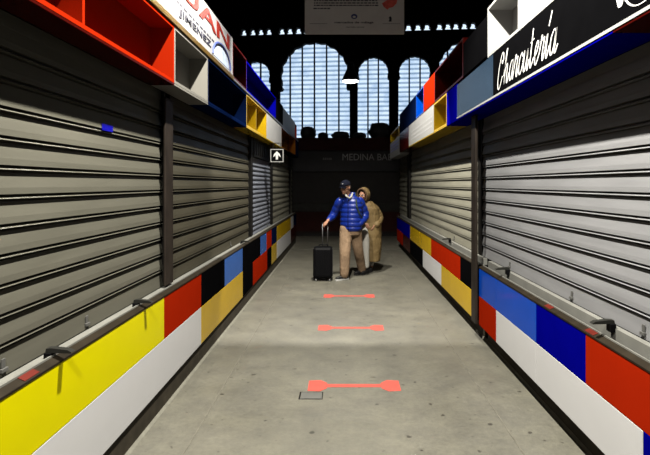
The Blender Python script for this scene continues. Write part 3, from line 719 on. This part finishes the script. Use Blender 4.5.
def hand(bm, wrist, dirv, side, palm_n, curl=1.0):
    """palm plus five bent fingers; dirv along the hand, side towards the thumb, palm_n out of the palm"""
    w_, d, s, n_ = Vector(wrist), Vector(dirv).normalized(), Vector(side).normalized(), Vector(palm_n).normalized()
    Rm = Matrix((s, d, n_)).transposed()
    ell(bm, w_+d*.045, (.040, .052, .016), Rm, 3)
    for k, (ln, off) in enumerate(((.070, .028), (.078, .010), (.072, -.009), (.058, -.027))):
        b0 = w_+d*.080+s*off; a = .45*curl
        p = [b0-d*.02, b0]; ang = 0; dd = d
        for seg_ in (.45, .32, .23):
            ang += a*1.5; dd = d*math.cos(ang)+n_*math.sin(ang); p.append(p[-1]+dd*ln*seg_*1.1)
        tube(bm, p, [.009, .0095, .0088, .008, .0068], 8); ell(bm, p[-1], (.0068,)*3, sub=2)
    p = [w_+d*.015+s*.022, w_+d*.04+s*.048+n_*.008, w_+d*.062+s*.052+n_*.026, w_+d*.078+s*.040+n_*.040]
    tube(bm, p, [.014, .0115, .010, .008], 8); ell(bm, p[-1], (.008,)*3, sub=2)
def shoe(c, yaw, t, m=shoe_k, sc=1.0, pitch=0, sole=sole_w):
    Rm = Matrix.Rotation(yaw, 3, 'Z') @ Matrix.Rotation(pitch, 3, 'X'); c = Vector(c)
    out = [(.0, .09), (.030, .075), (.036, .02), (.032, -.04), (.044, -.10), (.040, -.155), (.018, -.185), (-.014, -.185), (-.038, -.155), (-.043, -.10), (-.034, -.04), (-.036, .02), (-.030, .075)]
    b = bmesh.new(); lo = [b.verts.new(c+Rm @ Vector((x*sc, y*sc, .002))) for x, y in out]; hi = [b.verts.new(c+Rm @ Vector((x*sc, y*sc, .028))) for x, y in out]
    b.faces.new(lo[::-1]); b.faces.new(hi)
    for i in range(len(out)): b.faces.new((lo[i], lo[(i+1) % len(out)], hi[(i+1) % len(out)], hi[i]))
    b2 = bmesh.new()
    ell(b2, c+Rm @ Vector((0, .035*sc, .055)), (.036*sc, .055*sc, .042), Rm); ell(b2, c+Rm @ Vector((0, -.10*sc, .045)), (.042*sc, .085*sc, .030), Rm)
    ell(b2, c+Rm @ Vector((0, -.03*sc, .058)), (.036*sc, .075*sc, .036), Rm); tube(b2, [c+Rm @ Vector((0, .03, .06)), c+Rm @ Vector((0, .035, .12))], .040*sc, 14)
    s = fuse('shoe', b2, m, t, .007, 2); obj('shoe_sole', b, sole, s)
    b3 = bmesh.new()
    for k in range(4): tube(b3, [c+Rm @ Vector((x*sc, (-.045-.022*k)*sc, .086-.005*k-abs(x)*.35)) for x in (-.028, 0, .028)], .0035, 6)
    obj('shoe_laces', b3, sole, s)
    return s

# ---------- the man
YM = 8.6
tm = thing('person', 'person in blue puffer jacket, dark cap and khaki trousers holding a suitcase handle', 'person', (.13, YM, 0))
HC = (.045, 8.53, 1.625); hy = math.radians(-38); hp = math.radians(10)
Lsh, Lel, Lwr = (-.06, 8.55, 1.385), (-.175, 8.62, 1.13), (-.262, 8.40, 1.052)
Rsh, Rel, Rwr = (.305, 8.68, 1.385), (.40, 8.74, 1.12), (.285, 8.52, .98)
Lhip, Lkn, Lan = (.055, 8.60, .88), (.035, 8.48, .49), (.035, 8.47, .10)
Rhip, Rkn, Ran = (.225, 8.66, .88), (.275, 8.72, .50), (.355, 9.00, .115)
bm = bmesh.new()
Rm = head(bm, HC, hy, hp)
limb(bm, [(.065, 8.56, 1.58), (.10, 8.60, 1.44)], [.055, .062])
TW = math.radians(-20)
loft(bm, [((.14, 8.62, .84), .15, .11, TW), ((.14, 8.62, .95), .165, .12, TW), ((.135, 8.62, 1.1), .155, .115, TW), ((.13, 8.62, 1.3), .18, .12, TW), ((.12, 8.61, 1.42), .15, .09, TW), ((.11, 8.60, 1.46), .07, .06, TW)])
limb(bm, [Lsh, Lel, Lwr], [.058, .044, .030]); limb(bm, [Rsh, Rel, Rwr], [.058, .044, .030])
limb(bm, [Lhip, Lkn, Lan], [.085, .058, .038]); limb(bm, [Rhip, Rkn, Ran], [.085, .058, .038])
limb(bm, [Lan, (Lan[0]-.06, Lan[1]-.04, .042)], [.032, .020]); limb(bm, [Ran, (Ran[0]-.06, Ran[1]-.05, .042)], [.032, .020])
hand(bm, Lwr, (-.50, -.35, -.38), (.35, -.75, 0), (-.1, .0, -1), 1.15)
hand(bm, Rwr, (-.55, -.35, -.5), (-.3, -.5, .6), (.2, .6, 0), .5)
fuse('body', bm, skin, tm, .0065, 1)
face_parts(HC, Rm, tm)
# hair at the back and sides under the cap
bm = bmesh.new(); hc = Vector(HC)
q = bmesh.ops.create_icosphere(bm, subdivisions=4, radius=1)
for v in list(q['verts']):
    p = v.co.copy()
    if p.y < -.15 or p.z < -.55: bm.verts.remove(v)
for v in bm.verts: v.co = hc+Rm @ Vector((v.co.x*.083, .014+v.co.y*.098, .020+v.co.z*.100))
bmesh.ops.solidify(bm, geom=bm.faces[:], thickness=.004); obj('hair', bm, hair_g, tm, True)
# cap: crown + brim
bm = bmesh.new()
q = bmesh.ops.create_icosphere(bm, subdivisions=4, radius=1)
for v in list(q['verts']):
    if v.co.z < .10: bm.verts.remove(v)
for v in bm.verts: v.co = hc+Rm @ Vector((v.co.x*.090, .010+v.co.y*.106, .030+v.co.z*.108))
bmesh.ops.solidify(bm, geom=bm.faces[:], thickness=.004)
cap = obj('cap', bm, cap_m, tm, True)
bm = bmesh.new(); N = 14; lo = []; hi = []
for i in range(N+1):
    a = PI*(i/N); x = math.cos(a)*.078
    lo.append((x, -.07-.0*math.sin(a))); hi.append((x*1.02, -.075-.085*math.sin(a)))
va = [bm.verts.new(hc+Rm @ Vector((x, y, .045-.02*(x/.08)**2))) for x, y in lo]; vb = [bm.verts.new(hc+Rm @ Vector((x, y, .030-.03*(x/.08)**2))) for x, y in hi]
for i in range(N): bm.faces.new((va[i], va[i+1], vb[i+1], vb[i]))
bmesh.ops.solidify(bm, geom=bm.faces[:], thickness=.006); obj('cap_brim', bm, cap_m, cap)
bm = bmesh.new(); ell(bm, hc+Rm @ Vector((.012, -.088, .082)), (.014, .006, .009), Rm, 2); obj('cap_badge', bm, sole_w, cap)
# jacket
bm = bmesh.new(); rings = []
z = .845; prof_j = [(.845, .170, .135), (.90, .195, .160), (1.0, .203, .168), (1.1, .200, .165), (1.2, .204, .162), (1.3, .212, .155), (1.38, .200, .135), (1.44, .150, .108), (1.49, .090, .085), (1.52, .080, .078)]
def lerp(z):
    for (a, b, c), (a2, b2, c2) in zip(prof_j, prof_j[1:]):
        if z <= a2: t = (z-a)/(a2-a); return b+(b2-b)*t, c+(c2-c)*t
    return prof_j[-1][1:]
nz_ = 100
for i in range(nz_+1):
    z = .845+i/nz_*.675; rx, ry = lerp(z); ph = (z-.845)/.082
    k = 1+.075*(abs(math.sin(ph*PI))**.6-.6) if z < 1.46 else 1
    rings.append(((.148-.05*max(0, z-1.25), 8.62-.10*max(0, z-1.35), z), rx*k, ry*k, TW))
loft(bm, rings, 28)
limb(bm, [Lsh, Lel, (-.245, 8.44, 1.066)], [.074, .070, .050], n=14, puff=.11, pn=6)
limb(bm, [Rsh, Rel, (.305, 8.545, .99)], [.078, .078, .062], n=14, puff=.11, pn=6)
limb(bm, [(.19, 8.66, 1.50), (.12, 8.71, 1.49), (.02, 8.63, 1.50)], [.045, .055, .042])   # hood roll behind the neck
jk = fuse('puffer_jacket', bm, jacket_b, tm, .0085, 1)
fx, fy = math.sin(TW), -math.cos(TW)      # front direction
bm = bmesh.new()
zp = []
for i in range(14):
    z = .86+i*.048; rx, ry = lerp(z); zp.append((.148+fx*(ry+.012)-.05*max(0, z-1.25), 8.62+fy*(ry+.012), z))
tube(bm, zp, .006, 6); obj('zip', bm, black_pl, jk)
bm = bmesh.new(); limb(bm, [(.03, 8.49, 1.515), (.065, 8.46, 1.475), (.115, 8.47, 1.44)], [.016, .018, .014]); limb(bm, [(.115, 8.47, 1.44), (.15, 8.50, 1.47), (.17, 8.54, 1.53)], [.014, .017, .014]); fuse('white_collar', bm, white_c, tm, .006, 1)
bm = bmesh.new(); tube(bm, [(.215, 8.70, 1.525), (.225, 8.58, 1.475), (.232, 8.485, 1.39), (.245, 8.455, 1.28), (.29, 8.48, 1.16), (.34, 8.58, 1.08)], .017, 8)
tag(obj('backpack', bm, mat('strap_dark_green', (.008, .014, .010), .7)), 'dark backpack with one strap over the shoulder of the person in blue', 'backpack')
bp = bpy.data.objects['backpack']; bpt = thing('backpack', bp['label'], 'backpack', (.20, 8.88, .95))
bp.name = 'shoulder_strap'; del bp['label']; del bp['category']; bp.parent = bpt; bp.matrix_parent_inverse = Matrix.Translation(bpt.location).inverted()
bpt.name = 'backpack'
bm = bmesh.new(); bx(bm, .06, .32, 8.80, 8.93, 1.02, 1.42, bev=.05); bm.transform(Matrix.Translation((.19, 8.86, 0)) @ Matrix.Rotation(TW, 4, 'Z') @ Matrix.Translation((-.19, -8.86, 0)))
obj('bag_body', bm, mat('bag_dark', (.015, .018, .016), .7), bpt, False)
# trousers
bm = bmesh.new()
loft(bm, [((.14, 8.62, .78), .165, .125, TW), ((.14, 8.62, .90), .172, .128, TW), ((.14, 8.62, .98), .165, .120, TW)])
limb(bm, [Lhip, (.045, 8.55, .70), Lkn, (.030, 8.46, .28), (.022, 8.458, .105)], [.118, .112, .100, .092, .084], n=8, puff=0, pn=9)
limb(bm, [Rhip, (.245, 8.70, .70), Rkn, (.315, 8.86, .30), (.352, 8.985, .10)], [.116, .108, .094, .086, .078], n=8, puff=0, pn=9)
fuse('trousers', bm, khaki, tm, .009, 1)
shoe((Lan[0]-.01, Lan[1]-.0, 0), math.radians(-58), tm)
shoe((Ran[0]-.005, Ran[1]+.0, .0), math.radians(-50), tm, pitch=0, sole=shoe_k)

# ---------- the second person
tw_ = thing('person', 'person in long tan hooded coat and white trousers, half hidden behind the blue jacket', 'person', (.48, 9.15, 0))
HC2 = (.385, 9.12, 1.475); hy2 = math.radians(-30)
bm = bmesh.new(); Rm2 = head(bm, HC2, hy2, math.radians(6), .94)
limb(bm, [(.40, 9.15, 1.42), (.44, 9.17, 1.30)], [.048, .055])
loft(bm, [((.49, 9.18, .80), .15, .11, 0), ((.48, 9.18, 1.0), .13, .10, 0), ((.46, 9.18, 1.25), .16, .10, 0), ((.44, 9.17, 1.34), .10, .07, 0)])
l1, l2, l3 = (.36, 9.16, 1.24), (.36, 9.24, 1.03), (.42, 9.06, .93)
r1, r2, r3 = (.60, 9.20, 1.22), (.70, 9.24, 1.04), (.62, 9.06, .90)
limb(bm, [l1, l2, l3], [.05, .038, .027]); limb(bm, [r1, r2, r3], [.05, .038, .027])
limb(bm, [(.42, 9.17, .85), (.44, 9.08, .46), (.45, 9.06, .09)], [.08, .052, .034]); limb(bm, [(.56, 9.20, .85), (.56, 9.22, .46), (.55, 9.30, .09)], [.08, .052, .034])
hand(bm, l3, (.6, -.3, -.6), (.5, -.3, .5), (-.3, .6, 0), .5); hand(bm, r3, (-.6, -.3, -.6), (-.3, -.5, .6), (.2, .6, 0), .5)
fuse('body', bm, skin, tw_, .007, 1); face_parts(HC2, Rm2, tw_, .94)
bm = bmesh.new(); h2 = Vector(HC2)
q = bmesh.ops.create_icosphere(bm, subdivisions=4, radius=1)
for v in list(q['verts']):
    if v.co.y < -.45 and v.co.z < .55: bm.verts.remove(v)
for v in bm.verts: v.co = h2+Rm2 @ Vector((v.co.x*.080, .012+v.co.y*.094, .015+v.co.z*.106))
bmesh.ops.solidify(bm, geom=bm.faces[:], thickness=.004); obj('hair', bm, mat('dark_hair', (.03, .02, .015), .6), tw_, True)
# coat
bm = bmesh.new(); rings = []
pc = [(.22, .160, .150), (.36, .175, .160), (.50, .190, .160), (.70, .185, .155), (.9, .185, .155), (1.0, .178, .150), (1.15, .185, .150), (1.22, .185, .140), (1.30, .140, .115), (1.36, .090, .09)]
def lp(z):
    for (a, b, c), (a2, b2, c2) in zip(pc, pc[1:]):
        if z <= a2: t = (z-a)/(a2-a); return b+(b2-b)*t, c+(c2-c)*t
    return pc[-1][1:]
for i in range(81):
    z = .22+i/80*1.14; rx, ry = lp(z); k = 1+.03*(abs(math.sin((z-.36)/.15*PI))**.6-.6)
    cx_ = .55-.10*max(0, (z-.9))/.5*.9
    rings.append(((cx_, 9.18, z), rx*k, ry*k, 0))
loft(bm, rings, 28)
limb(bm, [l1, l2, (.375, 9.06, .95)], [.085, .072, .055], n=12, puff=.10, pn=7); limb(bm, [r1, r2, (.64, 9.07, .92)], [.088, .078, .062], n=12, puff=.10, pn=7)
ct = fuse('long_coat', bm, coat_t, tw_, .010, 1)
bm = bmesh.new()
q = bmesh.ops.create_icosphere(bm, subdivisions=4, radius=1)
for v in list(q['verts']):
    if v.co.y < -.55 and v.co.z < .72: bm.verts.remove(v)
for v in bm.verts: v.co = h2+Rm2 @ Vector((v.co.x*.118, .035+v.co.y*.130, .005+v.co.z*.150))
bmesh.ops.solidify(bm, geom=bm.faces[:], thickness=.016); hd = obj('hood', bm, coat_t, tw_, True)
bm = bmesh.new(); pr = []
for i in range(25):
    a = -PI*.78+i/24*PI*1.56; pr.append(h2+Rm2 @ Vector((math.sin(a)*.098, -.045-.02*math.cos(a), math.cos(a)*.130+.0)))
tube(bm, pr, [.016+.004*random.random() for _ in pr], 8); obj('fur_trim', bm, mat('fur_brown', (.05, .03, .016), .95, var=.5, scale=60, bump=1), hd, True)
bm = bmesh.new(); tube(bm, [(.55-.10*max(0, (.42+k*.07-.9))/.5*.9-.06, 9.18-.157, .42+k*.07) for k in range(13)], .005, 6); obj('coat_placket', bm, mat('placket_dark', (.12, .08, .03), .6), ct)
bm = bmesh.new()
limb(bm, [(.42, 9.14, .86), (.43, 9.02, .60), (.432, 8.98, .40), (.44, 9.0, .16)], [.085, .068, .060, .056], n=8); limb(bm, [(.56, 9.20, .86), (.56, 9.22, .46), (.55, 9.29, .15)], [.09, .068, .055], n=8)
fuse('white_trousers', bm, white_c, tw_, .009, 1)
shoe((.445, 9.03, 0), math.radians(-35), tw_, sc=.9, sole=shoe_k); shoe((.55, 9.29, 0), math.radians(-20), tw_, sc=.9, sole=shoe_k)

# ---------- suitcase
tsu = thing('suitcase', 'black upright wheeled suitcase with raised handle beside the person in blue', 'suitcase', (-.345, 8.48, 0))
x0, x1, y0, y1 = -.520, -.180, 8.30, 8.53
bm = bmesh.new(); bx(bm, x0, x1, y0, y1, .055, .595, bev=.045); case = obj('case_shell', bm, black_pl, tsu, True)
for p in case.data.polygons: p.use_smooth = False
for k in range(7):
    x = x0+.055+k*(x1-x0-.11)/6; obj('shell_rib', B(x-.009, x+.009, y0-.004, y0+.004, .11, .55, bev=.003), black_pl, case)
obj('case_zip', B(x0-.002, x1+.002, (y0+y1)/2-.006, (y0+y1)/2+.006, .10, .56), mat('zip_grey', (.06, .06, .06), .4), case)
for x in (x0+.05, x1-.05):
    for y in (y0+.05, y1-.05):
        w_ = obj('caster', B(x-.014, x+.014, y-.014, y+.014, .035, .062), black_pl, tsu)
        b = bmesh.new(); tube(b, [(x-.012, y, .0235), (x+.012, y, .0235)], .0225, 16); obj('wheel', b, mat('wheel_grey', (.10, .10, .10), .5), w_)
obj('carry_handle', tube(bmesh.new(), [(-.42, y0+.11, .603), (-.41, y0+.11, .628), (-.28, y0+.11, .628), (-.27, y0+.11, .603)], .009, 8), black_pl, tsu, True)
hx = -.315
chrome = mat('telescopic_aluminium', (.08, .08, .085), .35, .6)
for x in (hx-.045, hx+.045): obj('handle_rod', tube(bmesh.new(), [(x, 8.47, .59), (x+.0, 8.43, 1.0)], .0075, 8), chrome, tsu, True)
obj('handle_grip', tube(bmesh.new(), [(hx-.062, 8.43, 1.0), (hx-.05, 8.43, 1.008), (hx+.05, 8.43, 1.008), (hx+.062, 8.43, 1.0)], .013, 10), black_pl, tsu, True)

for o in list(C.objects):                        # drop unused data users
    if o.name.startswith('tmp'): bpy.data.objects.remove(o)
